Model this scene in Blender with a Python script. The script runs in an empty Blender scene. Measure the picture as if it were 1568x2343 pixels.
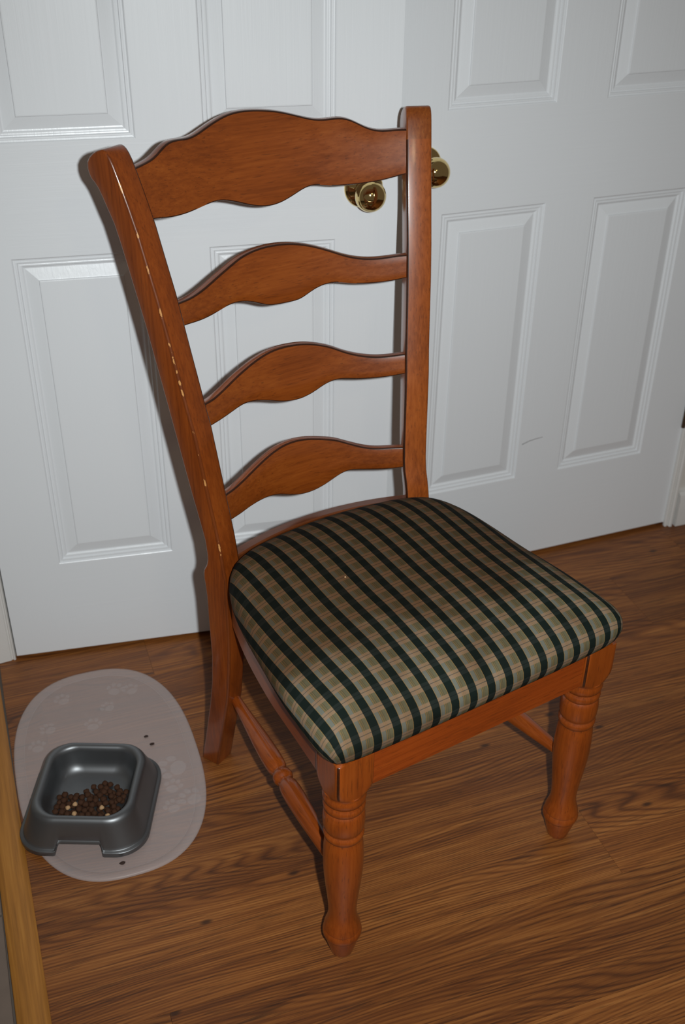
import bpy, bmesh, math, random
from mathutils import Vector, Matrix
import numpy as np

random.seed(7)
scene = bpy.context.scene
COL = scene.collection

# ------------------------------------------------------------------ camera
cd = bpy.data.cameras.new('camera'); cam = bpy.data.objects.new('camera', cd); COL.objects.link(cam)
CP = Vector((-0.730557, -1.811924, 1.447857))
FW = Vector((0.286488, 0.791806, -0.539414)); RT = Vector((0.942616, -0.333704, 0.010788)); UP = Vector((0.171462, 0.511551, 0.841972))
cam.matrix_world = Matrix(((RT.x, UP.x, -FW.x, CP.x), (RT.y, UP.y, -FW.y, CP.y), (RT.z, UP.z, -FW.z, CP.z), (0, 0, 0, 1)))
cd.sensor_fit = 'VERTICAL'; cd.sensor_height = 36.0; cd.sensor_width = 36.0 * 1568 / 2343
cd.lens = 2492.2 / 2343 * 36.0
cd.clip_start = 0.02
cd.dof.use_dof = True; cd.dof.focus_distance = 1.58; cd.dof.aperture_fstop = 5.6
scene.camera = cam

# ------------------------------------------------------------------ light
w = bpy.data.worlds.new('world'); scene.world = w; w.use_nodes = True
bg = w.node_tree.nodes['Background']; bg.inputs[0].default_value = (1.0, 0.83, 0.70, 1); bg.inputs[1].default_value = 0.105
fl = bpy.data.lights.new('camera_flash', 'SPOT'); fl.spot_size = math.radians(94); fl.spot_blend = 1.0; fl.energy = 117; fl.color = (0.93, 0.985, 1.0); fl.shadow_soft_size = 0.013
fo = bpy.data.objects.new('camera_flash', fl); COL.objects.link(fo)
fo.location = CP + RT * 0.088 + UP * 0.022
fo.rotation_euler = FW.to_track_quat('-Z', 'Y').to_euler()
rl = bpy.data.lights.new('room_lamp', 'AREA'); rl.energy = 1.6; rl.color = (1.0, 0.80, 0.50); rl.shape = 'DISK'; rl.size = 0.22
ro = bpy.data.objects.new('room_lamp', rl); COL.objects.link(ro)
ro.location = (-0.35, -2.9, 2.3)
ro.rotation_euler = (Vector((0.1, -0.2, 0.5)) - ro.location).to_track_quat('-Z', 'Y').to_euler()
scene.view_settings.view_transform = 'Standard'; scene.view_settings.look = 'None'
scene.view_settings.exposure = 0.0; scene.view_settings.gamma = 1.0; scene.view_settings.use_curve_mapping = False

# ------------------------------------------------------------------ node helpers
class NT:
    def __init__(self, name):
        self.m = bpy.data.materials.new(name); self.m.use_nodes = True
        self.t = self.m.node_tree; self.n = self.t.nodes; self.l = self.t.links
        self.p = self.n['Principled BSDF']
    def node(self, typ, **kw):
        x = self.n.new(typ)
        for k, v in kw.items():
            setattr(x, k, v)
        return x
    def val(self, sock, v):
        if hasattr(v, 'is_output') or isinstance(v, bpy.types.NodeSocket): self.l.new(v, sock)
        else: sock.default_value = v
    def math(self, op, a, b=None, c=None, clamp=False):
        x = self.node('ShaderNodeMath', operation=op, use_clamp=clamp); self.val(x.inputs[0], a)
        if b is not None: self.val(x.inputs[1], b)
        if c is not None: self.val(x.inputs[2], c)
        return x.outputs[0]
    def mix(self, f, a, b, blend='MIX'):
        x = self.node('ShaderNodeMix', data_type='RGBA', blend_type=blend)
        self.val(x.inputs[0], f); self.val(x.inputs[6], a); self.val(x.inputs[7], b); return x.outputs[2]
    def noise(self, vec, scale, detail=3, rough=0.5, dist=0.0, dim='3D'):
        x = self.node('ShaderNodeTexNoise', noise_dimensions=dim); x.inputs['Scale'].default_value = scale
        x.inputs['Detail'].default_value = detail; x.inputs['Roughness'].default_value = rough; x.inputs['Distortion'].default_value = dist
        if vec is not None: self.l.new(vec, x.inputs['Vector'])
        return x.outputs['Fac']
    def map(self, vec, scale=(1, 1, 1), loc=(0, 0, 0), rot=(0, 0, 0)):
        x = self.node('ShaderNodeMapping'); self.l.new(vec, x.inputs[0]); self.val(x.inputs[1], loc); x.inputs[2].default_value = rot; x.inputs[3].default_value = scale
        return x.outputs[0]
    def obj(self): return self.node('ShaderNodeTexCoord').outputs['Object']
    def ramp(self, f, stops, interp='LINEAR'):
        x = self.node('ShaderNodeValToRGB'); self.l.new(f, x.inputs[0]); r = x.color_ramp; r.interpolation = interp
        while len(r.elements) < len(stops): r.elements.new(0.5)
        for e, (p, c) in zip(r.elements, stops):
            e.position = p; e.color = (*c, 1) if len(c) == 3 else c
        return x.outputs[0]
    def smooth(self, f, a, b):
        x = self.node('ShaderNodeMapRange', interpolation_type='SMOOTHSTEP'); self.l.new(f, x.inputs[0]); x.inputs[1].default_value = a; x.inputs[2].default_value = b
        return x.outputs[0]
    def bump(self, h, strength, dist=0.001):
        x = self.node('ShaderNodeBump'); x.inputs['Strength'].default_value = strength; x.inputs['Distance'].default_value = dist
        self.l.new(h, x.inputs['Height']); self.l.new(x.outputs[0], self.p.inputs['Normal'])
    def rand_offset(self, amt=40):
        oi = self.node('ShaderNodeObjectInfo'); r = oi.outputs['Random']
        c = self.node('ShaderNodeCombineXYZ')
        for i, k in enumerate((1.0, 3.7, 7.3)): self.l.new(self.math('MULTIPLY', r, amt * k), c.inputs[i])
        return c.outputs[0], r
    def out(self, color=None, rough=None, **kw):
        if color is not None: self.val(self.p.inputs['Base Color'], color)
        if rough is not None: self.val(self.p.inputs['Roughness'], rough)
        for k, v in kw.items(): self.val(self.p.inputs[k.replace('_', ' ')], v)
        return self.m

def mat_plain(name, color, rough=0.5, metal=0.0, var=0.06, **kw):
    n = NT(name)
    f = n.noise(n.obj(), 30, 3)
    c = n.mix(f, tuple(x * (1 - var) for x in color) + (1,), tuple(min(1, x * (1 + var)) for x in color) + (1,))
    return n.out(c, rough, Metallic=metal, **kw)

def mat_paint(name, vertical=True, color=(0.735, 0.755, 0.775)):
    n = NT(name); v = n.obj()
    sc = (150, 150, 3.2) if vertical else (3.2, 150, 150)
    g = n.noise(n.map(v, sc), 1.0, 4, 0.6, 0.6)
    big = n.noise(n.map(v, (3, 3, 3)), 1.0, 2)
    ridg = n.noise(n.map(v, tuple(s * 2.6 for s in sc)), 1.0, 2)
    g2 = n.math('ADD', n.smooth(g, 0.36, 0.66), n.math('MULTIPLY', ridg, 0.5))
    n.bump(g2, 0.10, 0.0007)
    c = n.mix(big, (color[0] * .97, color[1] * .97, color[2] * .97, 1), (*color, 1))
    return n.out(c, n.math('ADD', 0.27, n.math('MULTIPLY', g, 0.12)))

def mat_floor(name='laminate_oak'):
    n = NT(name); off, r = n.rand_offset(23)
    tc = n.node('ShaderNodeVectorMath', operation='ADD'); n.l.new(n.obj(), tc.inputs[0]); n.l.new(off, tc.inputs[1]); v = tc.outputs[0]
    warp = n.noise(n.map(v, (0.85, 6.0, 1)), 1.0, 2, 0.4)
    sp = n.node('ShaderNodeSeparateXYZ'); n.l.new(v, sp.inputs[0])
    ph = n.math('ADD', n.math('MULTIPLY', sp.outputs[1], 150.0), n.math('MULTIPLY', warp, 42.0))
    rings = n.math('ABSOLUTE', n.math('SUBTRACT', n.math('FRACT', ph), 0.5))        # 0 .. 0.5 saw
    lines = n.math('SUBTRACT', 1.0, n.smooth(rings, 0.0, 0.20)); lines = n.math('MULTIPLY', lines, n.smooth(n.noise(n.map(v, (2.2, 12, 1)), 1.0, 2), 0.42, 0.60)); rings = n.smooth(rings, 0.0, 0.42)
    fine = n.noise(n.map(v, (9, 420, 1)), 1.0, 4, 0.65)
    mid = n.noise(n.map(v, (2.4, 120, 1)), 1.0, 4, 0.62, 0.35)
    broad = n.noise(n.map(v, (0.9, 15, 1)), 1.0, 3, 0.55)
    f = n.math('ADD', n.math('MULTIPLY', rings, 0.10), n.math('ADD', n.math('MULTIPLY', fine, 0.42), n.math('ADD', n.math('MULTIPLY', mid, 0.40), n.math('MULTIPLY', broad, 0.48))))
    col = n.ramp(f, [(0.48, (0.075, 0.0205, 0.0046)), (0.64, (0.160, 0.0480, 0.0092)), (0.76, (0.255, 0.0850, 0.0165)), (0.88, (0.36, 0.138, 0.032))])
    col = n.mix(n.math('MULTIPLY', lines, 0.50), col, (0.052, 0.0150, 0.0040, 1))
    # dark pores drawn out along the grain, and a few knots
    pores = n.noise(n.map(v, (16, 420, 1)), 1.0, 2, 0.5)
    cracks = n.noise(n.map(v, (2.6, 40, 1)), 1.0, 3, 0.6)
    col = n.mix(n.math('MULTIPLY', n.smooth(pores, 0.54, 0.70), 0.55), col, (0.035, 0.012, 0.004, 1))
    col = n.mix(n.math('MULTIPLY', n.smooth(cracks, 0.67, 0.74), 0.75), col, (0.030, 0.010, 0.0035, 1))
    vo = n.node('ShaderNodeTexVoronoi', voronoi_dimensions='2D'); n.l.new(n.map(v, (4.2, 9.5, 1)), vo.inputs['Vector']); vo.inputs['Scale'].default_value = 1.0
    kn = n.math('SUBTRACT', 1.0, n.smooth(vo.outputs['Distance'], 0.012, 0.062))
    sel = n.node('ShaderNodeSeparateColor'); n.l.new(vo.outputs['Color'], sel.inputs[0])
    kn = n.math('MULTIPLY', kn, n.smooth(sel.outputs[0], 0.45, 0.55))
    col = n.mix(n.math('MULTIPLY', kn, 0.85), col, (0.028, 0.010, 0.004, 1))
    br = n.node('ShaderNodeHueSaturation'); n.l.new(col, br.inputs['Color'])
    oc_ = n.node('ShaderNodeSeparateColor'); n.l.new(n.node('ShaderNodeObjectInfo').outputs['Color'], oc_.inputs[0])
    n.l.new(n.math('ADD', 0.72, n.math('MULTIPLY', oc_.outputs[0], 0.32)), br.inputs['Value'])
    n.bump(fine, 0.10, 0.0004)
    return n.out(br.outputs[0], n.math('ADD', 0.42, n.math('MULTIPLY', fine, 0.12)))

def mat_chair(name, axis='z', base=((0.120, 0.021, 0.0022), (0.240, 0.047, 0.0046), (0.34, 0.078, 0.0090)), edge=False, scratch=False, rough=0.30):
    """stained maple: warm orange brown with soft mottling and short dark pores along the grain"""
    n = NT(name); off, r = n.rand_offset(11)
    tc = n.node('ShaderNodeVectorMath', operation='ADD'); n.l.new(n.obj(), tc.inputs[0]); n.l.new(off, tc.inputs[1]); v = tc.outputs[0]
    k = {'x': 0, 'y': 1, 'z': 2}[axis]
    def s(al, ac): q = [ac, ac, ac]; q[k] = al; return tuple(q)
    mott = n.noise(n.map(v, s(6, 22)), 1.0, 4, 0.6, 0.3)
    strk = n.noise(n.map(v, s(3.5, 240)), 1.0, 3, 0.55)
    pore = n.noise(n.map(v, s(40, 520)), 1.0, 2, 0.5)
    f = n.math('ADD', n.math('MULTIPLY', mott, 0.50), n.math('MULTIPLY', strk, 0.40))
    col = n.ramp(f, [(0.22, base[0]), (0.46, base[1]), (0.74, base[2])])
    col = n.mix(n.math('MULTIPLY', n.smooth(pore, 0.58, 0.72), 0.45), col, (0.06, 0.014, 0.003, 1))
    if scratch:
        at = n.node('ShaderNodeAttribute', attribute_name='edge_distance')
        oz = n.obj(); sz = n.node('ShaderNodeSeparateXYZ'); n.l.new(oz, sz.inputs[0])
        jag = n.noise(n.map(oz, (300, 300, 120)), 1.0, 3, 0.7)
        wid = n.noise(n.map(oz, (1, 1, 34)), 1.0, 2, 0.6)
        reach = n.math('ADD', n.math('MULTIPLY', n.smooth(wid, 0.48, 0.68), 0.0015), 0.0010)
        d = n.math('ADD', at.outputs['Fac'], n.math('MULTIPLY', n.math('SUBTRACT', jag, 0.5), 0.0035))
        m = n.math('LESS_THAN', d, reach)
        m = n.math('MULTIPLY', m, n.math('GREATER_THAN', sz.outputs[2], 0.47))
        m = n.math('MULTIPLY', m, n.math('LESS_THAN', sz.outputs[2], 1.035))
        dk = n.math('LESS_THAN', at.outputs['Fac'], 0.0042)
        col = n.mix(n.math('MULTIPLY', dk, 0.45), col, (0.05, 0.012, 0.003, 1))
        col = n.mix(n.math('MULTIPLY', m, 0.8), col, (0.56, 0.27, 0.085, 1))
    n.bump(strk, 0.03, 0.0003)
    return n.out(col, n.math('ADD', rough, n.math('MULTIPLY', strk, 0.12)), Coat_Weight=0.65, Coat_Roughness=0.14, Specular_IOR_Level=0.36)

def mat_plaid(name='plaid_cloth'):
    n = NT(name)
    uv = n.node('ShaderNodeUVMap', uv_map='cloth').outputs[0]
    sp = n.node('ShaderNodeSeparateXYZ'); n.l.new(uv, sp.inputs[0])
    wob = n.noise(n.map(n.obj(), (9, 9, 9)), 1.0, 2)
    u = n.math('FRACT', n.math('ADD', n.math('MULTIPLY', sp.outputs[0], 1 / 0.0308), 100.395))
    vv = n.math('FRACT', n.math('ADD', n.math('MULTIPLY', sp.outputs[1], 1 / 0.0262), 100.0 + 0.30))
    G = (0.135, 0.138, 0.112, 1); OL = (0.115, 0.105, 0.060, 1); MU = (0.245, 0.155, 0.055, 1); BR = (0.070, 0.042, 0.016, 1); DK = (0.0060, 0.0112, 0.0088, 1)
    x = n.node('ShaderNodeValToRGB'); r = x.color_ramp; r.interpolation = 'CONSTANT'
    stops = [(0.0, DK), (0.41, MU), (0.430, G), (0.635, BR), (0.650, MU), (0.672, OL), (0.728, BR), (0.743, MU), (0.757, OL), (0.80, BR), (0.812, OL), (0.975, MU)]
    while len(r.elements) < len(stops): r.elements.new(0.5)
    for e, (p, c) in zip(r.elements, stops): e.position = p; e.color = c
    n.l.new(u, x.inputs[0]); warp = x.outputs[0]
    isdark = n.math('LESS_THAN', u, 0.41)
    inp = n.math('LESS_THAN', vv, 0.42)
    thin = n.math('MULTIPLY', n.math('GREATER_THAN', vv, 0.205), n.math('LESS_THAN', vv, 0.245))
    pink = n.mix(0.66, warp, (0.275, 0.168, 0.100, 1))
    pink = n.mix(n.math('MULTIPLY', thin, 0.75), pink, (0.040, 0.048, 0.045, 1))
    dpink = n.mix(n.math('MULTIPLY', thin, 0.7), (0.0140, 0.0195, 0.0165, 1), (0.006, 0.010, 0.009, 1))
    cross = n.mix(isdark, pink, dpink)
    col = n.mix(inp, warp, cross)
    # brown dirt patches, with flash falloff towards the back painted in
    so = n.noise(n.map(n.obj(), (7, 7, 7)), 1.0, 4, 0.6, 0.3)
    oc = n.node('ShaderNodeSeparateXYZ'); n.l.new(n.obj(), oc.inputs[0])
    back_falloff = n.smooth(oc.outputs[1], 0.02, 0.22)
    soil_falloff = n.math('MULTIPLY', n.smooth(n.math('ADD', so, n.math('MULTIPLY', back_falloff, 0.40)), 0.40, 0.80), 1.0, clamp=True)
    col = n.mix(soil_falloff, col, n.mix(1.0, col, (0.50, 0.385, 0.305, 1), 'MULTIPLY'))
    wv = n.node('ShaderNodeTexWave', bands_direction='X'); wv.inputs['Scale'].default_value = 900; n.l.new(uv, wv.inputs['Vector'])
    n.bump(n.math('ADD', wv.outputs['Fac'], n.noise(n.map(uv, (900, 900, 1)), 1.0, 2)), 0.12, 0.0003)
    return n.out(col, 0.85, Specular_IOR_Level=0.12)

M = {}
M['paint_v'] = mat_paint('door_paint_upright_grain', True)
M['paint_h'] = mat_paint('door_paint_level_grain', False)
M['trim'] = mat_plain('trim_paint', (0.66, 0.645, 0.62), 0.4)
M['wall'] = mat_plain('wall_paint', (0.60, 0.57, 0.52), 0.7)
M['floor'] = mat_floor()
M['under'] = mat_plain('floor_base', (0.04, 0.02, 0.01), 0.8)
M['wood_z'] = mat_chair('stained_wood_upright', 'z')
M['wood_x'] = mat_chair('stained_wood_level', 'x', base=((0.105, 0.020, 0.0028), (0.212, 0.046, 0.0052), (0.31, 0.080, 0.0100)))
M['rail_x'] = mat_chair('stained_rail_level', 'x', base=((0.13, 0.020, 0.0026), (0.265, 0.044, 0.0046), (0.36, 0.072, 0.0080)))
M['rear'] = mat_chair('stained_wood_shaded_rear', 'x', base=((0.06, 0.013, 0.003), (0.115, 0.028, 0.0055), (0.17, 0.045, 0.010)))  # shading on the rear rail is put into this darker wood colour
M['wood_y'] = mat_chair('stained_wood_fore', 'y')
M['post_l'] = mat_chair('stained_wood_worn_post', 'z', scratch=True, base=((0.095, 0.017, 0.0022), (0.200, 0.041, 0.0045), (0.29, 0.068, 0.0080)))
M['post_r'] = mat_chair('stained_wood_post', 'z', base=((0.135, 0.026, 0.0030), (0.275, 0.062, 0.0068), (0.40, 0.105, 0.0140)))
M['post_tip'] = mat_chair('stained_wood_tip', 'z', base=((0.12, 0.022, 0.0032), (0.22, 0.054, 0.0070), (0.42, 0.140, 0.022)))
M['glaze'] = mat_chair('dark_glaze_edge', 'x', base=((0.018, 0.005, 0.0015), (0.032, 0.008, 0.002), (0.07, 0.016, 0.004)))
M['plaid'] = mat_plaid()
M['brass'] = mat_plain('polished_brass', (0.78, 0.60, 0.27), 0.06, 1.0, 0.02)
M['bronze'] = mat_plain('dark_hinge_metal', (0.12, 0.08, 0.05), 0.4, 0.8)
M['bowl'] = mat_plain('silver_grey_plastic', (0.170, 0.175, 0.180), 0.42, 0.88, 0.03)
M['kibble'] = mat_plain('brown_kibble', (0.050, 0.020, 0.009), 0.8, 0, 0.35, Specular_IOR_Level=0.2)
M['kibble_pale'] = mat_plain('tan_kibble', (0.42, 0.25, 0.12), 0.7, 0, 0.1)
M['crumb'] = mat_plain('dark_crumb', (0.03, 0.014, 0.009), 0.9)
M['tile'] = mat_plain('beige_tile', (0.155, 0.115, 0.090), 0.55, 0, 0.12)
M['grout'] = mat_plain('grout', (0.10, 0.08, 0.065), 0.9)
M['pile'] = mat_plain('closet_dark', (0.25, 0.24, 0.23), 0.8)

def mat_strip():
    n = NT('light_oak_strip'); v = n.obj()
    a = n.noise(n.map(v, (120, 5, 1)), 1.0, 4, 0.6, 0.3); b = n.noise(n.map(v, (400, 9, 1)), 1.0, 2)
    c = n.ramp(n.math('ADD', n.math('MULTIPLY', a, 0.7), n.math('MULTIPLY', b, 0.3)), [(0.3, (0.22, 0.085, 0.0115)), (0.55, (0.36, 0.145, 0.021)), (0.8, (0.47, 0.215, 0.038))])
    return n.out(c, 0.5)
M['strip'] = mat_strip()
def mat_mat(name, alpha, col):
    n = NT(name); f = n.noise(n.map(n.obj(), (14, 14, 14)), 1.0, 3)
    c = n.mix(f, (col[0] * .93, col[1] * .93, col[2] * .93, 1), (*col, 1))
    sm = n.noise(n.map(n.obj(), (420, 420, 420)), 1.0, 2)
    return n.out(c, 0.34, Alpha=alpha)
M['mat'] = mat_mat('frosted_plastic', 0.33, (0.61, 0.51, 0.485))
M['rim'] = mat_mat('frosted_plastic_rim', 0.30, (0.66, 0.57, 0.55))
M['paw'] = mat_mat('frosted_print', 0.20, (0.70, 0.62, 0.60))
M['scuff'] = mat_mat('grey_scuff', 0.45, (0.30, 0.29, 0.29))

# ------------------------------------------------------------------ object helpers
def mesh_obj(name, bm, mats, parent=None, smooth=None, loc=None):
    bmesh.ops.recalc_face_normals(bm, faces=bm.faces)
    me = bpy.data.meshes.new(name); bm.to_mesh(me); bm.free()
    for m in (mats if isinstance(mats, (list, tuple)) else [mats]): me.materials.append(m)
    if smooth is not None:
        me.polygons.foreach_set('use_smooth', [True] * len(me.polygons))
        if smooth < 179: me.set_sharp_from_angle(angle=math.radians(smooth))
    o = bpy.data.objects.new(name, me); COL.objects.link(o)
    if parent: o.parent = parent
    if loc is not None: o.location = loc
    return o
def empty(name, loc=(0, 0, 0), rz=0.0, parent=None):
    o = bpy.data.objects.new(name, None); COL.objects.link(o); o.location = loc; o.rotation_euler = (0, 0, rz); o.empty_display_size = 0.05
    if parent: o.parent = parent
    return o
def tag(o, label, cat, group=None):
    o['label'] = label; o['category'] = cat
    if group: o['group'] = group
    return o
def structure(o, label=None):
    o['kind'] = 'structure'
    if label: o['label'] = label
    return o
def add_box(bm, x0, x1, y0, y1, z0, z1, bev=0.0):
    r = bmesh.ops.create_cube(bm, size=1.0, matrix=Matrix.Translation(((x0 + x1) / 2, (y0 + y1) / 2, (z0 + z1) / 2)) @ Matrix.Diagonal((x1 - x0, y1 - y0, z1 - z0, 1)))
    if bev:
        ed = list({e for v in r['verts'] for e in v.link_edges})
        bmesh.ops.bevel(bm, geom=ed, offset=bev, segments=2, affect='EDGES', profile=0.5)
    return r
def loops_mesh(bm, loops, cap=(True, True), mat=None):
    """skin a list of closed loops (equal vertex counts)"""
    vs = [[bm.verts.new(p) for p in L] for L in loops]
    n = len(vs[0])
    for a, b in zip(vs[:-1], vs[1:]):
        for i in range(n):
            bm.faces.new((a[i], a[(i + 1) % n], b[(i + 1) % n], b[i]))
    if cap[0]: bm.faces.new(vs[0])
    if cap[1]: bm.faces.new(vs[-1])
    return vs
def lathe(bm, prof, axis_pt=(0, 0, 0), direction=(0, 0, 1), seg=40):
    d = Vector(direction).normalized(); a = d.orthogonal().normalized(); b = d.cross(a)
    P = Vector(axis_pt); L = []
    for t, r in prof:
        L.append([P + d * t + (a * math.cos(2 * math.pi * i / seg) + b * math.sin(2 * math.pi * i / seg)) * max(r, 1e-4) for i in range(seg)])
    return loops_mesh(bm, L)
def resample(prof, n):
    """Catmull-Rom through profile points"""
    p = np.array(prof, float); out = []
    for i in range(len(p) - 1):
        p0 = p[max(i - 1, 0)]; p1 = p[i]; p2 = p[i + 1]; p3 = p[min(i + 2, len(p) - 1)]
        for k in range(n):
            t = k / n
            out.append(0.5 * ((2 * p1) + (-p0 + p2) * t + (2 * p0 - 5 * p1 + 4 * p2 - p3) * t * t + (-p0 + 3 * p1 - 3 * p2 + p3) * t ** 3))
    out.append(p[-1]); return [tuple(q) for q in out]

# ================================================================== SETTING: floor
floor = empty('floor'); floor['kind'] = 'structure'; floor['label'] = 'wood laminate floor of brown oak planks running along the doors'
bm = bmesh.new(); add_box(bm, -2.2, 2.4, -3.2, 0.70, -0.03, -0.0095); mesh_obj('subfloor', bm, M['under'], floor)
X0, X1 = -0.806, 2.2
SEAM = -0.133; PITCH = 0.182; PLEN = 1.26
joints = {0: -0.5175, -1: 0.52, -2: 0.17 + 0.9, -3: -1.6, -4: 0.107, -5: 0.62, -6: -0.25, 1: -0.1}
TONE = {0: 0.62, -1: 0.45, -2: 0.70, -3: 0.40, -4: 0.78, -5: 0.32, -6: 0.66}                # each row of boards has its own shade
rnd = random.Random(4)
for k in range(1, -17, -1):
    y0 = SEAM + PITCH * k; y1 = y0 + PITCH            # row k lies between these seams
    j = joints.get(k, rnd.uniform(-0.8, 0.4))
    while j > X0: j -= PLEN
    x = j
    while x < X1:
        a, b = max(x, X0), min(x + PLEN, X1)
        if b - a > 0.02:
            bm = bmesh.new(); add_box(bm, -(b - a) / 2 + .0002, (b - a) / 2 - .0002, -PITCH / 2 + .0002, PITCH / 2 - .0002, -0.009, 0.0)
            pk = mesh_obj('plank', bm, M['floor'], floor, loc=((a + b) / 2, (y0 + y1) / 2, 0))
            tone = TONE.get(k, rnd.random()); tone = min(1, max(0, tone + (0.22 if (round((x - j) / PLEN) % 2) else -0.08))); pk.color = (tone, tone, tone, 1)
        x += PLEN
# tile beyond the threshold strip
for iy in range(8):
    y1 = -0.012 - 0.30 * iy + (-0.003)
    for ix in range(4):
        x1 = -0.852 - 0.302 * ix
        bm = bmesh.new(); add_box(bm, x1 - 0.298, x1, y1 - 0.296, y1, -0.0095, -0.001, 0.0015)
        mesh_obj('floor_tile', bm, M['tile'], floor)
bm = bmesh.new(); add_box(bm, -2.1, -0.806, -2.45, 0.03, -0.0095, -0.004); mesh_obj('grout', bm, M['grout'], floor)

# threshold strip (rounded top), turned a touch so that it follows the plank ends
bm = bmesh.new()
sec = [(-0.0465, -0.0035), (-0.0465, 0.003), (-0.043, 0.0066), (-0.034, 0.0082), (-0.014, 0.0082), (-0.004, 0.0066), (0.0, 0.003), (0.0, 0.0003), (-0.004, 0.0003), (-0.006, -0.0035)]
loops_mesh(bm, [[(x, y, z) for x, z in sec] for y in (0.0, -0.6, -1.2, -2.3)])
st = mesh_obj('trim_3', bm, M['strip'], None, 40, (-0.8115, -0.006, 0)); st.rotation_euler = (0, 0, 0.0128)
structure(st, 'light oak threshold strip between the tile and the plank floor')

# ================================================================== SETTING: wall and trim
bm = bmesh.new()
add_box(bm, -2.2, -0.772, 0.015, 0.13, 0.0, 2.6); add_box(bm, 0.7645, 2.4, 0.015, 0.13, 0.0, 2.6); add_box(bm, -0.772, 0.7645, 0.015, 0.13, 2.052, 2.6)
structure(mesh_obj('wall_back', bm, M['wall']), 'pale wall around the double doors')
bm = bmesh.new()
add_box(bm, -1.0, 1.0, 0.62, 0.66, 0.0, 2.6); add_box(bm, -1.0, -0.96, 0.13, 0.62, 0, 2.6); add_box(bm, 0.96, 1.0, 0.13, 0.62, 0, 2.6)
structure(mesh_obj('wall_inner', bm, M['pile']), 'inside of the closet behind the doors')
def casing(name, xs, label):
    """moulded casing swept up; xs = list of (x, y) section points"""
    bm = bmesh.new(); loops_mesh(bm, [[(x, y, z) for x, y in xs] for z in (0.001, 0.7, 1.4, 2.09)])
    return structure(mesh_obj(name, bm, M['trim'], None, 30), label)
casing('trim_1', [(-0.7725, 0.0148), (-0.7725, 0.002), (-0.774, -0.0005), (-0.7765, -0.0005), (-0.778, 0.0022), (-0.780, 0.0022), (-0.782, 0.0002), (-0.8, -0.0015), (-0.826, -0.004), (-0.834, -0.0035), (-0.8385, 0.0), (-0.839, 0.0148)], 'white door casing at the left edge')
casing('trim_2', [(0.757, 0.0095), (0.757, 0.003), (0.7585, 0.001), (0.762, 0.001), (0.7638, 0.0045), (0.7655, 0.0045), (0.7668, -0.0015), (0.769, -0.0035), (0.7735, -0.0035), (0.775, 0.0), (0.775, 0.0148), (0.7645, 0.0148), (0.7645, 0.0095)], 'narrow white moulded door trim at the right edge')
bm = bmesh.new(); loops_mesh(bm, [[(x, y, z) for y, z in [(0.0148, 0.001), (-0.006, 0.001), (-0.006, 0.075), (-0.003, 0.086), (0.004, 0.092), (0.0148, 0.094)]] for x in (0.782, 1.5, 2.4)])
structure(mesh_obj('baseboard_right', bm, M['trim'], None, 30), 'white baseboard to the right of the door trim')

# ================================================================== SETTING: the two six-panel doors
DW, DT, DH = 0.762, 0.035, 2.032
S_, MU_, ZL0, ZL1, ZU0, ZU1, ZT0, ZT1 = 0.1094, 0.1061, 0.2110, 0.8198, 1.0024, 1.610, 1.715, 1.920
PWD = (DW - 2 * S_ - MU_) / 2
def make_door(name, hinge, ang, mirror, label):
    """door face lies in local y=0, looking towards -y; local x runs from left edge to right edge"""
    root = empty(name, hinge, ang); structure(root, label)
    xs = [0, S_, S_ + PWD, S_ + PWD + MU_, DW - S_, DW]; zs = [0, ZL0, ZL1, ZU0, ZU1, ZT0, ZT1, DH]
    bm = bmesh.new(); V = {}
    for i, x in enumerate(xs):
        for j, z in enumerate(zs): V[i, j] = bm.verts.new((x, 0, z))
    for i in range(5):
        for j in range(7):
            if i in (1, 3) and j in (1, 3, 5): continue
            f = bm.faces.new((V[i, j], V[i + 1, j], V[i + 1, j + 1], V[i, j + 1]))
            f.material_index = 0 if (i in (0, 4) or j in (1, 3, 5)) else 1
    bk = [bm.verts.new((x, DT, z)) for x, z in ((0, 0), (DW, 0), (DW, DH), (0, DH))]
    bm.faces.new(bk)
    bot = [V[i, 0] for i in range(6)]; top = [V[i, 7] for i in range(6)]; lf = [V[0, j] for j in range(8)]; rt = [V[5, j] for j in range(8)]
    bm.faces.new(bot + [bk[1], bk[0]]); bm.faces.new(top + [bk[2], bk[3]]); bm.faces.new(lf + [bk[3], bk[0]]); bm.faces.new(rt + [bk[2], bk[1]])
    mesh_obj('door_frame', bm, [M['paint_v'], M['paint_h']], root)
    prof = [(0.0, 0.0), (0.0012, 0.0008), (0.0026, 0.0030), (0.0052, 0.0034), (0.0062, 0.0028), (0.0082, 0.0030), (0.0095, 0.0056), (0.0115, 0.0060), (0.0128, 0.0056), (0.0150, 0.0060), (0.0175, 0.0082), (0.0195, 0.0086), (0.0385, 0.0036), (0.0394, 0.0032), (0.0402, 0.0012), (0.0420, 0.0008)]
    for i in (1, 3):
        for j in (1, 3, 5):
            x0, x1, z0, z1 = xs[i], xs[i + 1], zs[j], zs[j + 1]
            bm = bmesh.new()
            loops_mesh(bm, [[(x0 + a, y, z0 + a), (x1 - a, y, z0 + a), (x1 - a, y, z1 - a), (x0 + a, y, z1 - a)] for a, y in prof], (False, True))
            for f in bm.faces:
                n_ = f.normal if f.normal.length else Vector((0, 1, 0))
            # recessed shell: give it a back so that it is closed
            mesh_obj('panel', bm, M['paint_v'], root)
    return root
A1 = -math.radians(6.6953)
door1 = make_door('door_1', (-0.770, 0.0001, 0.01), A1, False, 'white six-panel left door standing slightly ajar')
A2 = math.atan2(0.0194, 0.762)
door2 = make_door('door_2', (0.0, -0.0090, 0.01), A2, True, 'white six-panel right door, nearly closed')
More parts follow.
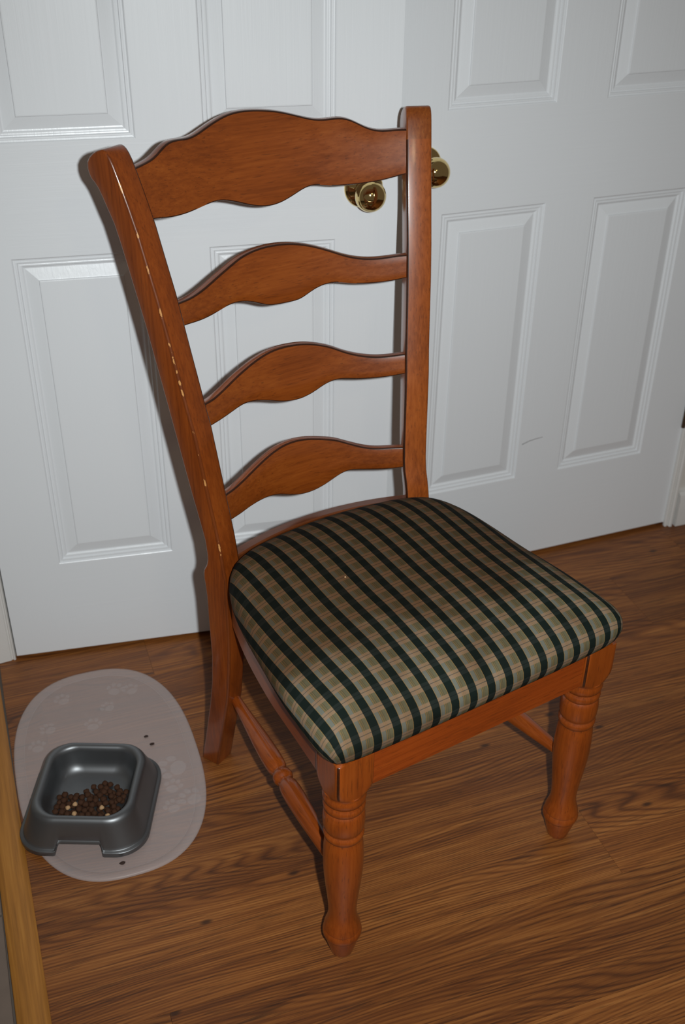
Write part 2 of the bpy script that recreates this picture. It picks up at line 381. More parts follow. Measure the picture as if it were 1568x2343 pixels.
def make_knob(parent, u, z):
    bm = bmesh.new()
    ball = [(0.0, 0.0335), (0.0025, 0.0335), (0.0048, 0.0315), (0.0075, 0.026), (0.0095, 0.019), (0.012, 0.0135), (0.018, 0.0118), (0.024, 0.0122), (0.0285, 0.0155)]
    R, cy = 0.0262, 0.0500
    for t in np.linspace(-0.93, 1.0, 22):
        th = t * math.pi / 2
        ball.append((cy + R * 0.90 * math.sin(th), R * math.cos(th)))
    lathe(bm, [(-a if False else a, r) for a, r in ball[9:]], (0, 0, 0), (0, -1, 0), 48)
    k = mesh_obj('door_knob', bm, M['brass'], parent, 60, (u, 0, z)); k['label'] = 'polished brass ball door knob'
    bm = bmesh.new(); lathe(bm, ball[:9], (0, 0, 0), (0, -1, 0), 48)
    mesh_obj('rosette', bm, M['brass'], k, 60)
make_knob(door1, 0.7005, 0.9055); make_knob(door2, 0.0680, 0.9125)
def make_hinge(parent, x, z, sgn):
    bm = bmesh.new(); lathe(bm, [(-0.044, 0.003), (-0.0435, 0.0048), (0.0435, 0.0048), (0.044, 0.003)], (x, -0.0045, z), (0, 0, 1), 16)
    h = mesh_obj('hinge', bm, M['bronze'], parent, 40); h['label'] = 'dark metal hinge'
    return h
for z in (0.305, 1.0, 1.8): make_hinge(door2, DW - 0.0055, z, 1)
bm = bmesh.new()                                 
pts = [(0.336, 0.292), (0.352, 0.2975), (0.368, 0.3005), (0.386, 0.302)]
lo = [bm.verts.new((x, -0.00025, z)) for x, z in pts]; hi = [bm.verts.new((x, -0.00025, z + 0.0028 - 0.0004 * i)) for i, (x, z) in enumerate(pts)]
for i in range(3): bm.faces.new((lo[i], lo[i + 1], hi[i + 1], hi[i]))
s = mesh_obj('scuff_mark', bm, M['scuff'], door2); s['label'] = 'faint grey scuff'

# ================================================================== DINING CHAIR
YAW = 0.2178858
chair = empty('dining_chair', (-0.159063, -0.807672, 0), YAW)
tag(chair, 'orange-brown wooden ladder-back dining chair with green plaid seat cushion', 'chair')
PSI = math.radians(23.4); PS, PC = math.sin(PSI), math.cos(PSI); PWID = 0.040
# outer-front edge of the left rear post: half width and depth by height
PZ = [0, .08, .18, .232, .32, .384, .44, .453, .49, .521, .5617, .678, .712, .8306, .865, .98, 1.0442, 1.073, 1.10]
PY = [.4485, .4296, .4054, .3995, .392, .3918, .3935, .3965, .404, .414, .421, .4381, .4465, .4703, .4772, .508, .529, .540, .550]
XZ = [0, .25, .45, .521, .5617, .678, .712, .8306, .865, .98, 1.0442, 1.10]
XH = [.2075, .197, .1965, .1972, .2007, .2107, .2147, .2282, .2317, .2461, .2572, .2687]
def outer_front(z): return np.interp(z, XZ, XH), np.interp(z, PZ, PY)
PROF_BACK = [(0, .037), (.056, .0358), (.156, .0368), (.212, .0371), (.272, .0382), (.33, .0419), (.395, .0426), (.418, .0442), (.430, .0456), (.438, .0458), (.446, .0432), (.456, .036), (.466, .0322), (.476, .0308), (.50, .0298), (.54, .033), (.575, .0357), (.64, .0395), (.715, .0403), (.84, .0405), (.95, .041), (.975, .042), (.992, .0445), (1.009, .0462), (1.019, .0478), (1.025, .0508), (1.030, .0545), (1.036, .0556), (1.043, .0548), (1.0527, .0495), (1.0600, .041), (1.0660, .031), (1.0705, .0205), (1.0725, .013), (1.0730, .009), (1.0718, .0055), (1.069, .0028), (1.064, .0008)]
def make_post(side):
    zs_front = [1.055, 1.03, 1.0, .97, .93, .88, .83, .78, .72, .68, .64, .6, .56, .535, .515, .5, .48, .465, .453, .44, .42, .384, .35, .3, .26, .22, .18, .13, .08, .04, 0.0]
    poly = [(t, z) for z, t in PROF_BACK] + [(0.0, z) for z in zs_front]
    def P(t, z, u):
        hx, y = outer_front(min(z, 1.1))
        x = -hx - PS * t + PC * u; y = y + PC * t + PS * u
        return Vector((x if side < 0 else -x, y, z))
    bm = bmesh.new()
    a = [bm.verts.new(P(t, z, 0)) for t, z in poly]; b = [bm.verts.new(P(t, z, PWID)) for t, z in poly]
    n = len(poly); fa = bm.faces.new(a); fb = bm.faces.new(b[::-1])
    for i in range(n): bm.faces.new((a[i], b[i], b[(i + 1) % n], a[(i + 1) % n]))
    bm.normal_update()
    rim = [e for e in fa.edges] + [e for e in fb.edges]
    bmesh.ops.bevel(bm, geom=rim, offset=0.0034, segments=3, affect='EDGES', profile=0.5, clamp_overlap=True)
    lay = bm.verts.layers.float.new('edge_distance')
    for v in bm.verts:
        hx, y = outer_front(v.co.z); x = v.co.x if side < 0 else -v.co.x
        q = Vector((x + hx, v.co.y - y)); t = q.x * -PS + q.y * PC; u = q.x * PC + q.y * PS
        v[lay] = math.hypot(max(t, 0), max(u, 0))
    for f in bm.faces:
        c = f.calc_center_median()
        hx, y = outer_front(c.z); x = c.x if side < 0 else -c.x
        u = (x + hx) * PC + (c.y - y) * PS; t = (x + hx) * -PS + (c.y - y) * PC
        f.material_index = 0
        if len(f.verts) == 4 and f.calc_area() < 2e-4 and u > PWID - 0.0034 and t > -0.001 and f.normal.y < 0.9: f.material_index = 1
        if side > 0 and c.z > 1.028 and t < 0.02: f.material_index = 2
    bmesh.ops.triangulate(bm, faces=[f for f in bm.faces if len(f.verts) > 6])
    o = mesh_obj('back_post', bm, [M['post_l' if side < 0 else 'post_r'], M['glaze'], M['post_tip']], chair, 35)
    o['label'] = 'left back post with a worn scratched front edge' if side < 0 else 'right back post'
    return o
make_post(-1); make_post(1)

SLATS = {
'1t':[(-0.2221, 1.0443), (-0.2059, 1.0462), (-0.1937, 1.0476), (-0.1851, 1.0499), (-0.1738, 1.0553), (-0.1622, 1.0619), (-0.1519, 1.0641), (-0.1385, 1.0635), (-0.1197, 1.0623), (-0.1034, 1.0659), (-0.0867, 1.0718), (-0.0662, 1.0783), (-0.0464, 1.0829), (-0.0277, 1.0842), (-0.0061, 1.0833), (0.0151, 1.0809), (0.0356, 1.0773), (0.0523, 1.0727), (0.0687, 1.0679), (0.085, 1.0632), (0.1017, 1.0615), (0.1188, 1.0625), (0.1315, 1.0624), (0.1439, 1.0588), (0.1529, 1.0539), (0.1617, 1.0485), (0.1738, 1.0438), (0.1863, 1.0422), (0.2021, 1.0429), (0.2147, 1.0438), (0.2227, 1.0431)],
'1b':[(-0.206, 0.9761), (-0.187, 0.9718), (-0.1636, 0.9691), (-0.1396, 0.9694), (-0.1153, 0.9725), (-0.0914, 0.9744), (-0.0764, 0.9716), (-0.0583, 0.9661), (-0.0404, 0.9594), (-0.0224, 0.9545), (-0.0076, 0.9526), (0.0074, 0.9532), (0.0228, 0.957), (0.0384, 0.9628), (0.0577, 0.9708), (0.0686, 0.9728), (0.0861, 0.9718), (0.103, 0.9684), (0.1162, 0.9686), (0.1365, 0.9684), (0.1567, 0.9697), (0.1766, 0.9718), (0.1963, 0.9761), (0.2145, 0.9806)],
'2t':[(-0.1932, 0.8635), (-0.1769, 0.8622), (-0.1593, 0.8633), (-0.1368, 0.8683), (-0.1141, 0.8759), (-0.0918, 0.8836), (-0.0698, 0.8916), (-0.049, 0.896), (-0.029, 0.8981), (-0.0059, 0.8982), (0.02, 0.8961), (0.0449, 0.8908), (0.0656, 0.8842), (0.0857, 0.8765), (0.1015, 0.8698), (0.1179, 0.8645), (0.1344, 0.8613), (0.1509, 0.8603), (0.1671, 0.8612), (0.1832, 0.8633), (0.1976, 0.8645)],
'2b':[(-0.1884, 0.829), (-0.167, 0.8259), (-0.1454, 0.825), (-0.1235, 0.8271), (-0.1018, 0.8305), (-0.0852, 0.8303), (-0.0692, 0.8272), (-0.0537, 0.8222), (-0.0386, 0.8151), (-0.0272, 0.8116), (-0.0116, 0.8104), (0.0116, 0.81), (0.027, 0.8114), (0.0429, 0.819), (0.0583, 0.8251), (0.0731, 0.8283), (0.0875, 0.8286), (0.0972, 0.8273), (0.1176, 0.8236), (0.1379, 0.8224), (0.1578, 0.8228), (0.1774, 0.8249), (0.1953, 0.8288)],
'3t':[(-0.1765, 0.7129), (-0.1584, 0.7118), (-0.1338, 0.7168), (-0.1095, 0.7245), (-0.0859, 0.7318), (-0.0632, 0.7384), (-0.0415, 0.7432), (-0.0200, 0.7452), (-0.0007, 0.7448), (0.0261, 0.7423), (0.0481, 0.7369), (0.0693, 0.7296), (0.0857, 0.7211), (0.106, 0.7133), (0.1227, 0.7094), (0.1359, 0.7074), (0.1523, 0.7073), (0.1685, 0.7089), (0.1818, 0.7108)],
'3b':[(-0.1726, 0.6769), (-0.1524, 0.6761), (-0.1283, 0.6778), (-0.1047, 0.6806), (-0.087, 0.6795), (-0.0699, 0.6755), (-0.0491, 0.6685), (-0.0289, 0.6612), (-0.0086, 0.6572), (0.0115, 0.6575), (0.0317, 0.6631), (0.0515, 0.6723), (0.0667, 0.6764), (0.0806, 0.677), (0.1018, 0.6741), (0.1225, 0.6728), (0.1427, 0.6733), (0.1624, 0.6753), (0.1791, 0.6789)],
'4t':[(-0.1611, 0.5638), (-0.1404, 0.5625), (-0.1144, 0.5667), (-0.0891, 0.5739), (-0.0648, 0.5816), (-0.0417, 0.5876), (-0.0198, 0.5901), (0.001, 0.5892), (0.0209, 0.5858), (0.0438, 0.5802), (0.0624, 0.5753), (0.0725, 0.5706), (0.0901, 0.5629), (0.1073, 0.5564), (0.1209, 0.5533), (0.1343, 0.5525), (0.1507, 0.5531), (0.168, 0.5536)],
'4b':[(-0.1589, 0.5182), (-0.138, 0.5153), (-0.1124, 0.5158), (-0.0878, 0.5154), (-0.069, 0.5133), (-0.0508, 0.5089), (-0.029, 0.4998), (-0.0076, 0.4933), (0.0134, 0.4928), (0.0339, 0.4978), (0.0498, 0.5054), (0.0685, 0.5151), (0.0833, 0.5185), (0.1049, 0.5165), (0.1256, 0.5151), (0.1458, 0.5149), (0.1665, 0.5182)]}
ZF = [0, .45, .521, .5617, .678, .712, .8306, .865, .98, 1.0442, 1.10]; YF = [.44, .425, .430, .4368, .4541, .4625, .4863, .4932, .5241, .5448, .565]
def curve_at(pts, xs):
    r = resample(pts, 6); a = np.array(r); o = np.argsort(a[:, 0]); a = a[o]
    z = np.interp(xs, a[:, 0], a[:, 1])
    k = np.array([1, 2, 3, 2, 1], float); k /= k.sum(); return np.convolve(np.pad(z, 2, mode='edge'), k, 'valid')
for i, hw in enumerate((.213, .193, .176, .163)):
    ext = 0.012; xs = np.linspace(-hw - ext, hw + ext, 73)
    zt = curve_at(SLATS['%dt' % (i + 1)], xs); zb = curve_at(SLATS['%db' % (i + 1)], xs)
    def Yf(x, z): return np.interp(z, ZF, YF) + 0.006 + 0.048 * (1 - (x / hw) ** 2)
    th = 0.013; bm = bmesh.new(); loops = []
    for x, t, b_ in zip(xs, zt, zb):
        L = []; rb = 0.0022
        nx = -2 * 0.048 * x / hw ** 2; nl = math.hypot(1, nx)          # plan tangent slope -> thickness along the normal
        def pt(z, d): return (x - nx / nl * d, Yf(x, z) + d / nl, z)
        for z, d in ((b_ + rb, 0), (b_ + rb * .3, rb * .3), (b_, rb), (b_, th - rb), (b_ + rb * .3, th - rb * .3), (b_ + rb, th)): L.append(pt(z, d))
        for k in (.33, .66): L.append(pt(b_ + (t - b_) * k, th))
        for z, d in ((t - rb, th), (t - rb * .3, th - rb * .3), (t, th - rb), (t, rb), (t - rb * .3, rb * .3), (t - rb, 0)): L.append(pt(z, d))
        for k in (.66, .33): L.append(pt(b_ + (t - b_) * k, 0))
        loops.append(L)
    vs = loops_mesh(bm, loops)
    for f in bm.faces:
        c = f.calc_center_median(); j = min(max(int(round((c.x - xs[0]) / (xs[1] - xs[0]))), 0), 72)
        front = c.y - Yf(c.x, c.z)
        if len(f.verts) == 4 and (c.z > zt[j] - 0.0021 or c.z < zb[j] + 0.0018) and front < 0.0027: f.material_index = 1
    mesh_obj('back_slat', bm, [M['wood_x'], M['glaze']], chair, 40)

# ---- front legs
LEGX, LEGY = 0.2150, 0.0125
def make_leg(side):
    cx = side * LEGX; bm = bmesh.new(); seg = 64; h = 0.0288
    def sq(z, R, half=h):
        out = []
        for i in range(seg):
            a = 2 * math.pi * (i + 0.5) / seg; r = min(half / max(abs(math.cos(a)), abs(math.sin(a))), R)
            out.append((cx + r * math.cos(a), LEGY + r * math.sin(a), z))
        return out
    full = h * 1.415 - 0.0018
    P = [(0.4195, full - .001), (0.4185, full), (0.3730, full), (0.3660, full - 0.0006), (0.3600, full - 0.002), (0.3550, full - 0.0043), (0.3512, full - 0.0068), (0.3488, full - 0.0088)]
    loops = [sq(z, R) for z, R in P]
    prof = [(.3482, .0298), (.3455, .0291), (.3430, .0295), (.3395, .0306), (.3350, .0303), (.3300, .0288), (.3285, .0266), (.3270, .0266), (.3240, .0290), (.3195, .0296), (.3150, .0290), (.3125, .0268), (.3110, .0262), (.3080, .0281), (.3000, .0293), (.2900, .0298), (.2800, .0292), (.2740, .0276), (.2717, .0258), (.2700, .0262), (.2670, .0286), (.2630, .0289), (.2590, .0281), (.2570, .0260), (.2550, .0258), (.2500, .0270), (.2350, .0283), (.2150, .0290), (.1950, .0289), (.1750, .0277), (.1500, .0254), (.1250, .0228), (.1080, .0213), (.0960, .0207), (.0860, .0211), (.0760, .0229), (.0680, .0253), (.0615, .0272), (.0590, .0275), (.0578, .0262), (.0565, .0266), (.0540, .0283), (.0500, .0292), (.0460, .0292), (.0435, .0284), (.0425, .0266), (.0410, .0265), (.0380, .0262), (.0200, .0218), (.0080, .0188), (.0020, .0172), (.0000, .0160)]
    loops += [[(cx + r * math.cos(2 * math.pi * (i + .5) / seg), LEGY + r * math.sin(2 * math.pi * (i + .5) / seg), z) for i in range(seg)] for z, r in prof]
    loops_mesh(bm, loops)
    for f in bm.faces:
        zz = [v.co.z for v in f.verts]; c = f.calc_center_median()
        if len(f.verts) == 4 and min(zz) > 0.3484:
            d = abs(abs(c.x - cx) - abs(c.y - LEGY))
            if d < 0.0045 and c.x < cx and c.y < LEGY: f.material_index = 1
        elif len(f.verts) == 4:
            m = (max(zz) + min(zz)) / 2
            if any(abs(m - g) < 0.0013 for g in (.3277, .3117, .2714, .2560, .0578, .0422)): f.material_index = 2
    o = mesh_obj('leg', bm, [M['wood_z'], M['glaze'], M['groove'] if 'groove' in M else M['wood_z']], chair, 50)
    o['label'] = ('left' if side < 0 else 'right') + ' front leg, turned below a square block'
M['groove'] = mat_chair('glaze_in_groove', 'z', base=((0.10, 0.018, 0.0032), (0.17, 0.036, 0.0055), (0.25, 0.055, 0.008)))
make_leg(-1); make_leg(1)

# ---- seat rails
def rail(name, path, z0, z1, th, inner_sign, mat, bev=0.002):
    """rail swept along a plan path of the outer face; thickness goes inward"""
    p = np.array(path); t = np.gradient(p, axis=0); t /= np.linalg.norm(t, axis=1)[:, None]; nrm = np.stack([-t[:, 1], t[:, 0]], 1) * inner_sign
    bm = bmesh.new(); loops = []
    for (x, y), (nx, ny) in zip(p, nrm):
        o = lambda d, z: (x + nx * d, y + ny * d, z)
        loops.append([o(0, z0 + bev), o(bev, z0), o(th - bev, z0), o(th, z0 + bev), o(th, z1 - bev), o(th - bev, z1), o(bev, z1), o(0, z1 - bev)])
    loops_mesh(bm, loops); return mesh_obj(name, bm, mat, chair, 40)
hx_in = LEGX - 0.0288
rail('front_apron', [(x, -0.0105) for x in np.linspace(-hx_in + .0012, hx_in - .0012, 9)], 0.355, 0.4185, 0.022, 1, M['rail_x'])
SR = [(.2385, .0395), (.2362, .060), (.2303, .139), (.2258, .198), (.2160, .271), (.2060, .325), (.1920, .385)]
for sd in (-1, 1):
    q = resample(SR, 5); q = [(sd * x, y) for x, y in q]
    rail('side_apron', q, 0.355, 0.4185, 0.020, -sd if sd < 0 else -sd, M['wood_y']) if False else rail('side_apron', q, 0.355, 0.4185, 0.020, 1 if sd > 0 else -1, M['wood_y'])
BR = [(x, 0.4165 + 0.030 * (1 - (x / 0.163) ** 2)) for x in np.linspace(-0.163, 0.163, 25)]
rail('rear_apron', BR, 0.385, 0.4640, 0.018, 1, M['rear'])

# ---- side stretchers
def stretcher(side):
    a = Vector((side * 0.1790, 0.4150, 0.171)); b = Vector((side * LEGX, LEGY + 0.020, 0.170)); d = b - a; L = d.length
    prof = [(0, .0088), (.03, .0100), (.07, .0125), (.11, .0150), (.145, .0162), (.165, .0160), (.176, .0150), (.181, .0128), (.184, .0118), (.187, .0125), (.190, .0150), (.194, .0160), (.198, .0160), (.202, .0150), (.205, .0125), (.208, .0118), (.211, .0126), (.216, .0148), (.228, .0160), (.245, .0161), (.28, .0150), (.32, .0128), (.36, .0104), (L, .0088)]
    bm = bmesh.new(); lathe(bm, prof, a, d, 32)
    mesh_obj('stretcher', bm, M['wood_y'], chair, 50)
stretcher(-1); stretcher(1)

# ---- cushion
half = [(0, -.0285), (.06, -.0285), (.13, -.0280), (.19, -.0265), (.222, -.0245), (.245, -.0185), (.2560, -.0040), (.2600, .018), (.2590, .050), (.2545, .117), (.2440, .195), (.2350, .256), (.2240, .310), (.2100, .352), (.1920, .3820), (.1660, .4010), (.130, .4130), (.08, .4215), (.04, .4255), (0, .4270)]
rs = resample(half, 8)
ring = [Vector((x, y)) for x, y in rs] + [Vector((-x, y)) for x, y in rs[-2:0:-1]]
# equal spacing
def respace(R, n):
    pts = np.array([tuple(p) for p in R] + [tuple(R[0])]); s = np.r_[0, np.cumsum(np.linalg.norm(np.diff(pts, axis=0), axis=1))]
    q = np.linspace(0, s[-1], n, endpoint=False); return [Vector((np.interp(a, s, pts[:, 0]), np.interp(a, s, pts[:, 1]))) for a in q]
ring = respace(ring, 160); CEN = Vector((0, 0.195)); NN = len(ring)
nor = []
for i in range(NN):
    t = (ring[(i + 1) % NN] - ring[i - 1]).normalized(); nor.append(Vector((t.y, -t.x)))
cprof = [(-0.0225, .4175), (-0.0155, .4179), (-0.0098, .4212), (-0.0052, .4280), (-0.0016, .4375), (0.0, .4475), (-0.0016, .4570), (-0.0062, .4655), (-0.0135, .4725), (-0.0230, .4784), (-0.0350, .4835), (-0.0480, .4877), (-0.0640, .4916), (-0.0840, .4952), (-0.1080, .4985), (-0.1380, .5015), (-0.1700, .5035)]
bm = bmesh.new(); uvl = bm.loops.layers.uv.new('cloth'); uvd = {}
arcs = [0.0]
for (a, z), (b_, z2) in zip(cprof[:-1], cprof[1:]): arcs.append(arcs[-1] + math.hypot(b_ - a, z2 - z))
ext = [0.0] * len(cprof)                             # cloth length gained over plain plan distance, from the middle outwards
for k in range(len(cprof) - 2, -1, -1):
    (a, z), (b_, z2) = cprof[k], cprof[k + 1]
    ext[k] = ext[k + 1] + math.hypot(b_ - a, z2 - z) - (a - b_)
VS = []
for k, (ins, z) in enumerate(cprof):
    row = []
    for i in range(NN):
        p = ring[i]; n_ = nor[i]
        if ins > -0.0085 or k < 3: q = p + n_ * ins
        else:
            q0 = p + n_ * -0.008; q = CEN + (q0 - CEN) * max(0.0, 1 - (-ins - 0.008) / 0.222)
        t = min(1, max(0, (q.y - 0.16) / 0.22)); t = t * t * (3 - 2 * t)
        lift = 0.0125 * t * min(1, max(0, (z - 0.440) / 0.03))
        v = bm.verts.new((q.x, q.y, z + lift)); row.append(v)
        uvd[v] = (q.x + n_.x * ext[k], q.y + n_.y * ext[k])
    VS.append(row)
for a, b_ in zip(VS[:-1], VS[1:]):
    for i in range(NN): bm.faces.new((a[i], a[(i + 1) % NN], b_[(i + 1) % NN], b_[i]))
c0 = bm.verts.new((CEN.x, CEN.y, .5062)); uvd[c0] = tuple(CEN)
for i in range(NN): bm.faces.new((VS[-1][i], VS[-1][(i + 1) % NN], c0))
bm.faces.new(VS[0])
for f in bm.faces:
    for lp in f.loops: lp[uvl].uv = uvd[lp.vert]
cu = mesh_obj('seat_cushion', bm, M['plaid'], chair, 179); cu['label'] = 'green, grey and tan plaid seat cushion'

# ================================================================== FEEDING MAT
MC = Vector((-0.6440, -0.3475)); mat_root = empty('feeding_mat', (MC.x, MC.y, 0), 0.0)
tag(mat_root, 'translucent frosted plastic oval mat on the floor under the grey bowl', 'mat')
def oval(hx, hy, z, n=120, e=2.55):
    out = []
    for i in range(n):
        a = 2 * math.pi * i / n; c, s_ = math.cos(a), math.sin(a)
        out.append((hx * math.copysign(abs(c) ** (2 / e), c), hy * math.copysign(abs(s_) ** (2 / e), s_), z))
    return out
HX, HY = 0.1610, 0.2600
bm = bmesh.new()
LP = [oval(HX + a, HY + a, z) for a, z in [(0.0, .0003), (0.0003, .0022), (-.0012, .0046), (-.0040, .0051), (-.0110, .0042), (-.0165, .0026), (-.0185, .0012), (-.0165, .0006)]]
loops_mesh(bm, LP + [LP[0]], (False, False)); bmesh.ops.remove_doubles(bm, verts=bm.verts, dist=1e-6)
mo = mesh_obj('mat_rim', bm, M['rim'], mat_root, 60)
bm = bmesh.new()
pr = [(0.0, .0004), (-.0012, .0018), (-.004, .0028), (-.0155, .0034), (-.0185, .0060), (-.0215, .0062), (-.0245, .0030), (-.028, .0022), (-.08, .0021), (-.14, .0021)]
pr = [(0.0, .0004), (0.0, .0015), (-.0016, .0028), (-.0050, .0032), (-.0130, .0032), (-.0165, .0028), (-.0185, .0017), (-.08, .0016), (-.14, .0016)]
pr = [(-.0175, .0004), (-.0178, .0016), (-.08, .0016), (-.14, .0016)]
loops_mesh(bm, [oval(HX + a, HY + a, z) for a, z in pr])
mesh_obj('mat_sheet', bm, M['mat'], mat_root, 50)
def paw(x, y, s, rz):
    bm = bmesh.new(); z0, z1 = 0.0017, 0.0019
    def disc(cx, cy, rx, ry):
        L = lambda k, z: [(cx + rx * k * math.cos(2 * math.pi * i / 14), cy + ry * k * math.sin(2 * math.pi * i / 14), z) for i in range(14)]
        loops_mesh(bm, [L(1, z0), L(.92, z1)], (False, True))
    disc(0, -.25 * s, .52 * s, .42 * s)
    for tx, ty in ((-.62, .22), (-.24, .62), (.24, .62), (.62, .22)): disc(tx * s, ty * s, .20 * s, .27 * s)
    o = mesh_obj('paw_print', bm, M['paw'], mat_root); o.location = (x - MC.x, y - MC.y, 0); o.rotation_euler = (0, 0, rz)
for x, y, s, rz in ((-.700, -.152, .020, .3), (-.600, -.155, .022, -.4), (-.570, -.165, .020, .2), (-.735, -.225, .020, .7), (-.655, -.240, .021, -.2), (-.620, -.200, .018, .5), (-.760, -.265, .020, .1), (-.535, -.395, .034, 1.2), (-.545, -.440, .021, -.5), (-.520, -.475, .026, .6), (-.555, -.485, .020, .2)):
    paw(x, y, s, rz)

# ================================================================== PET BOWL
BA = math.atan2(-.35, .937); BCX, BCY = -0.6845, -0.4405
bowl = empty('pet_bowl', (BCX, BCY, 0.0050), BA)
tag(bowl, 'silver-grey plastic square pet bowl holding brown kibble on the oval mat', 'bowl')
def rrect(hx, hy, r, z, n=12):
    pts = []
    # straight sides are subdivided so that the notch can be cut into them
    def side(a, b, k): return [(a[0] + (b[0] - a[0]) * i / k, a[1] + (b[1] - a[1]) * i / k) for i in range(k)]
    for q, (sx, sy, a0) in enumerate(((1, -1, -90), (1, 1, 0), (-1, 1, 90), (-1, -1, 180))):
        cx, cy = sx * (hx - r), sy * (hy - r)
        arc = [(cx + r * math.cos(math.radians(a0 + 90 * i / n)), cy + r * math.sin(math.radians(a0 + 90 * i / n))) for i in range(n + 1)]
        nxt = ((1, 1), (-1, 1), (-1, -1), (1, -1))[q]
        na0 = (0, 90, 180, 270)[q]; ncx, ncy = nxt[0] * (hx - r), nxt[1] * (hy - r)
        nb = (ncx + r * math.cos(math.radians(na0)), ncy + r * math.sin(math.radians(na0)))
        pts += arc[:-1] + side(arc[-1], nb, 40)
    return [(x, y, z) for x, y in pts]
bp = [(.1080, .1110, .052, .0006), (.1082, .1112, .052, .0020), (.1080, .1110, .052, .0090), (.1070, .1100, .0515, .0100), (.1036, .1066, .050, .0102), (.1026, .1056, .049, .0112), (.1010, .1040, .0485, .0160), (.0985, .1015, .0475, .0225), (.0940, .0972, .046, .0360), (.0888, .0922, .0445, .0510), (.0872, .0906, .044, .0560), (.0850, .0884, .043, .0600), (.0815, .0850, .0415, .0624), (.0780, .0815, .040, .0628), (.0745, .0780, .0385, .0612), (.0722, .0757, .0375, .0580), (.0710, .0745, .037, .0530), (.0682, .0715, .036, .0380), (.0668, .0700, .036, .0310), (.0640, .0672, .035, .0245), (.0595, .0625, .033, .0190), (.0540, .0570, .030, .0158), (.0470, .0495, .026, .0143), (.0300, .0320, .016, .0138)]
inn = [(.1060, .1090, .051, .0006), (.1040, .1070, .050, .0075), (.0915, .0948, .045, .0400), (.0840, .0870, .042, .0560), (.0760, .0790, .039, .0560), (.0690, .0722, .036, .0250), (.0560, .0590, .028, .0110), (.0300, .0320, .016, .0105)]
def notch(L, lift_to, depth):
    out = []
    for x, y, z in L:
        k = 0.0
        if y < -0.07: k = min(1, max(0, (0.0400 - abs(x)) / 0.0055)); k = k * k * (3 - 2 * k)
        z2 = z + (max(z, lift_to) - z) * k
        out.append((x, y + depth * k, z2))
    return out
bm = bmesh.new(); loops = []
for hx, hy, r, z in inn[::-1]:
    L = rrect(hx, hy, r, z)
    if z < 0.03 and hx > .09: L = notch(L, 0.0168, 0.0120)
    loops.append(L)
for i, (hx, hy, r, z) in enumerate(bp):
    L = rrect(hx, hy, r, z)
    if i < 3: L = notch(L, 0.0165 + 0.0005 * i, 0.0125)
    elif i < 6: L = notch(L, (0.0205, 0.0225, 0.0235)[i - 3], (0.0120, 0.0105, 0.0085)[i - 3])
    elif i < 8: L = notch(L, (0.0250, 0.0275)[i - 6], (0.0060, 0.0030)[i - 6])
    loops.append(L)
loops_mesh(bm, loops)
mesh_obj('bowl_body', bm, M['bowl'], bowl, 45)

# kibble: round brown pieces heaped towards the front of the bowl, a few tan ones among them
def blob(name, r, mat, seed):
    bm = bmesh.new(); bmesh.ops.create_icosphere(bm, subdivisions=2, radius=r); q = random.Random(seed)
    ph = [q.uniform(0, 6) for _ in range(6)]
    for v in bm.verts:
        d = v.co.normalized(); k = 1 + .07 * math.sin(5 * d.x + ph[0]) + .07 * math.sin(5 * d.y + ph[1]) + .06 * math.sin(6 * d.z + ph[2])
        v.co = d * r * k; v.co.z *= 0.86
    return bm
protos = [mesh_obj('kibble', blob('k', 0.0050 + 0.0003 * i, M['kibble'], i), M['kibble'], None, 179) for i in range(3)]
pale = mesh_obj('kibble', blob('p', 0.0044, M['kibble_pale'], 9), M['kibble_pale'], None, 179)
cosb, sinb = math.cos(BA), math.sin(BA)
def bw(x, y, z): return (BCX + cosb * x - sinb * y, BCY + sinb * x + cosb * y, 0.0050 + z)
rk = random.Random(12); places = []
def try_layer(z, n, xr, yr, dmin, cond):
    c = 0; t = 0; here = []
    while c < n and t < 6000:
        t += 1; x = rk.uniform(*xr); y = rk.uniform(*yr)
        if not cond(x, y): continue
        if all((x - a) ** 2 + (y - b) ** 2 > dmin ** 2 for a, b in here): here.append((x, y)); places.append((x, y, z)); c += 1
edge = lambda x, y: (abs(x) / .061) ** 4 + (abs(y) / .063) ** 4 < 1
back_edge = lambda x: .008 + .012 * math.sin(x * 60 + .6) + .10 * x
try_layer(0.0185, 105, (-.056, .056), (-.056, .034), 0.0095, lambda x, y: edge(x, y) and y < back_edge(x) + .012)
try_layer(0.0255, 48, (-.048, .050), (-.054, .010), 0.0098, lambda x, y: edge(x * 1.12, y * 1.08) and y < back_edge(x) - .004)
used = set(); nt = 0
tan_at = [(-.036, -.030), (-.022, -.020), (.016, -.030), (.034, -.043), (-.020, -.048)]
top = [p for p in places if p[2] > .02]; tanset = []
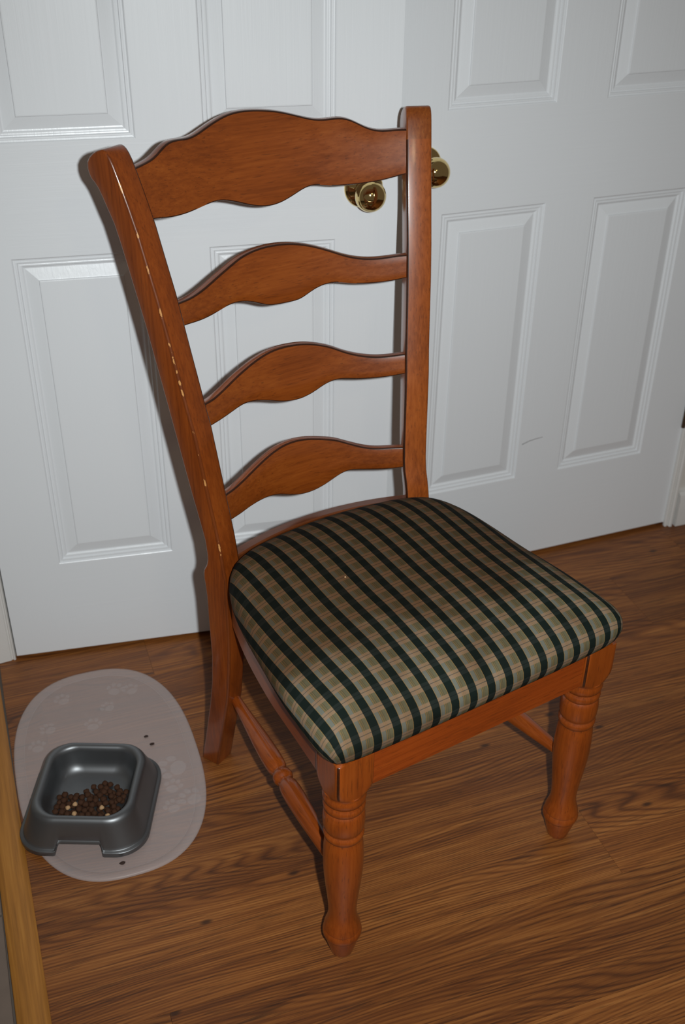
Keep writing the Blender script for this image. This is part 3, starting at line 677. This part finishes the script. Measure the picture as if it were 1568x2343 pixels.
for tx, ty in tan_at:
    p = min((q for q in top if q not in tanset), key=lambda q: (q[0] - tx) ** 2 + (q[1] - ty) ** 2); tanset.append(p)
TANL = ['leftmost of the tan ones in the grey bowl', 'farthest back of the tan ones in the grey bowl', 'right of the bowl middle among the brown ones', 'rightmost of the tan ones in the grey bowl', 'left of the bowl middle, closest to the front rim']
first_b = [True] * 3; first_p = True
for n_, p in enumerate(places):
    if p in tanset:
        o = pale if first_p else pale.copy()
        if not first_p: COL.objects.link(o)
        first_p = False; tag(o, 'small tan kibble piece, ' + TANL[tanset.index(p)], 'kibble', 'tan kibble in the grey bowl')
        o.location = bw(p[0], p[1], p[2] + 0.0020)
    else:
        i = n_ % 3; o = protos[i] if first_b[i] else protos[i].copy()
        if not first_b[i]: COL.objects.link(o)
        first_b[i] = False; tag(o, 'small round brown kibble piece heaped in the grey bowl', 'kibble', 'brown kibble in the grey bowl')
        o.location = bw(*p)
    o.rotation_euler = (rk.uniform(0, 6), rk.uniform(-.3, .3), rk.uniform(0, 6)) if p[2] < 0 else (0, 0, rk.uniform(0, 6))

bm = blob('c', 0.0016, M['kibble_pale'], 3)
o = mesh_obj('crumb', bm, M['kibble_pale'], None, 179); SCX, SCY, SCZ = -0.0785, 0.2318, 0.5068; cs_, sn_ = math.cos(YAW), math.sin(YAW)
o.location = (-0.159063 + cs_ * SCX - sn_ * SCY, -0.807672 + sn_ * SCX + cs_ * SCY, SCZ); tag(o, 'tiny orange-tan crumb lying on the plaid seat cushion', 'crumb')
# crumbs lying on the mat
cr = None
for lab, (x, y, r) in (('dark crumb on the mat behind the bowl, farther from the chair leg', (-.5665, -.3030, .0028)), ('dark crumb on the mat behind the bowl, nearer the bowl rim', (-.5600, -.3260, .0030)), ('dark crumb on the mat in front of the bowl', (-.6580, -.5780, .0034))):
    bm = blob('c', r, M['crumb'], int(-x * 1000)); 
    for v in bm.verts: v.co.x *= 1.5; v.co.z *= .6
    o = mesh_obj('crumb', bm, M['crumb'], None, 179); o.location = (x, y, 0.0017 + r * .55); tag(o, lab, 'crumb')
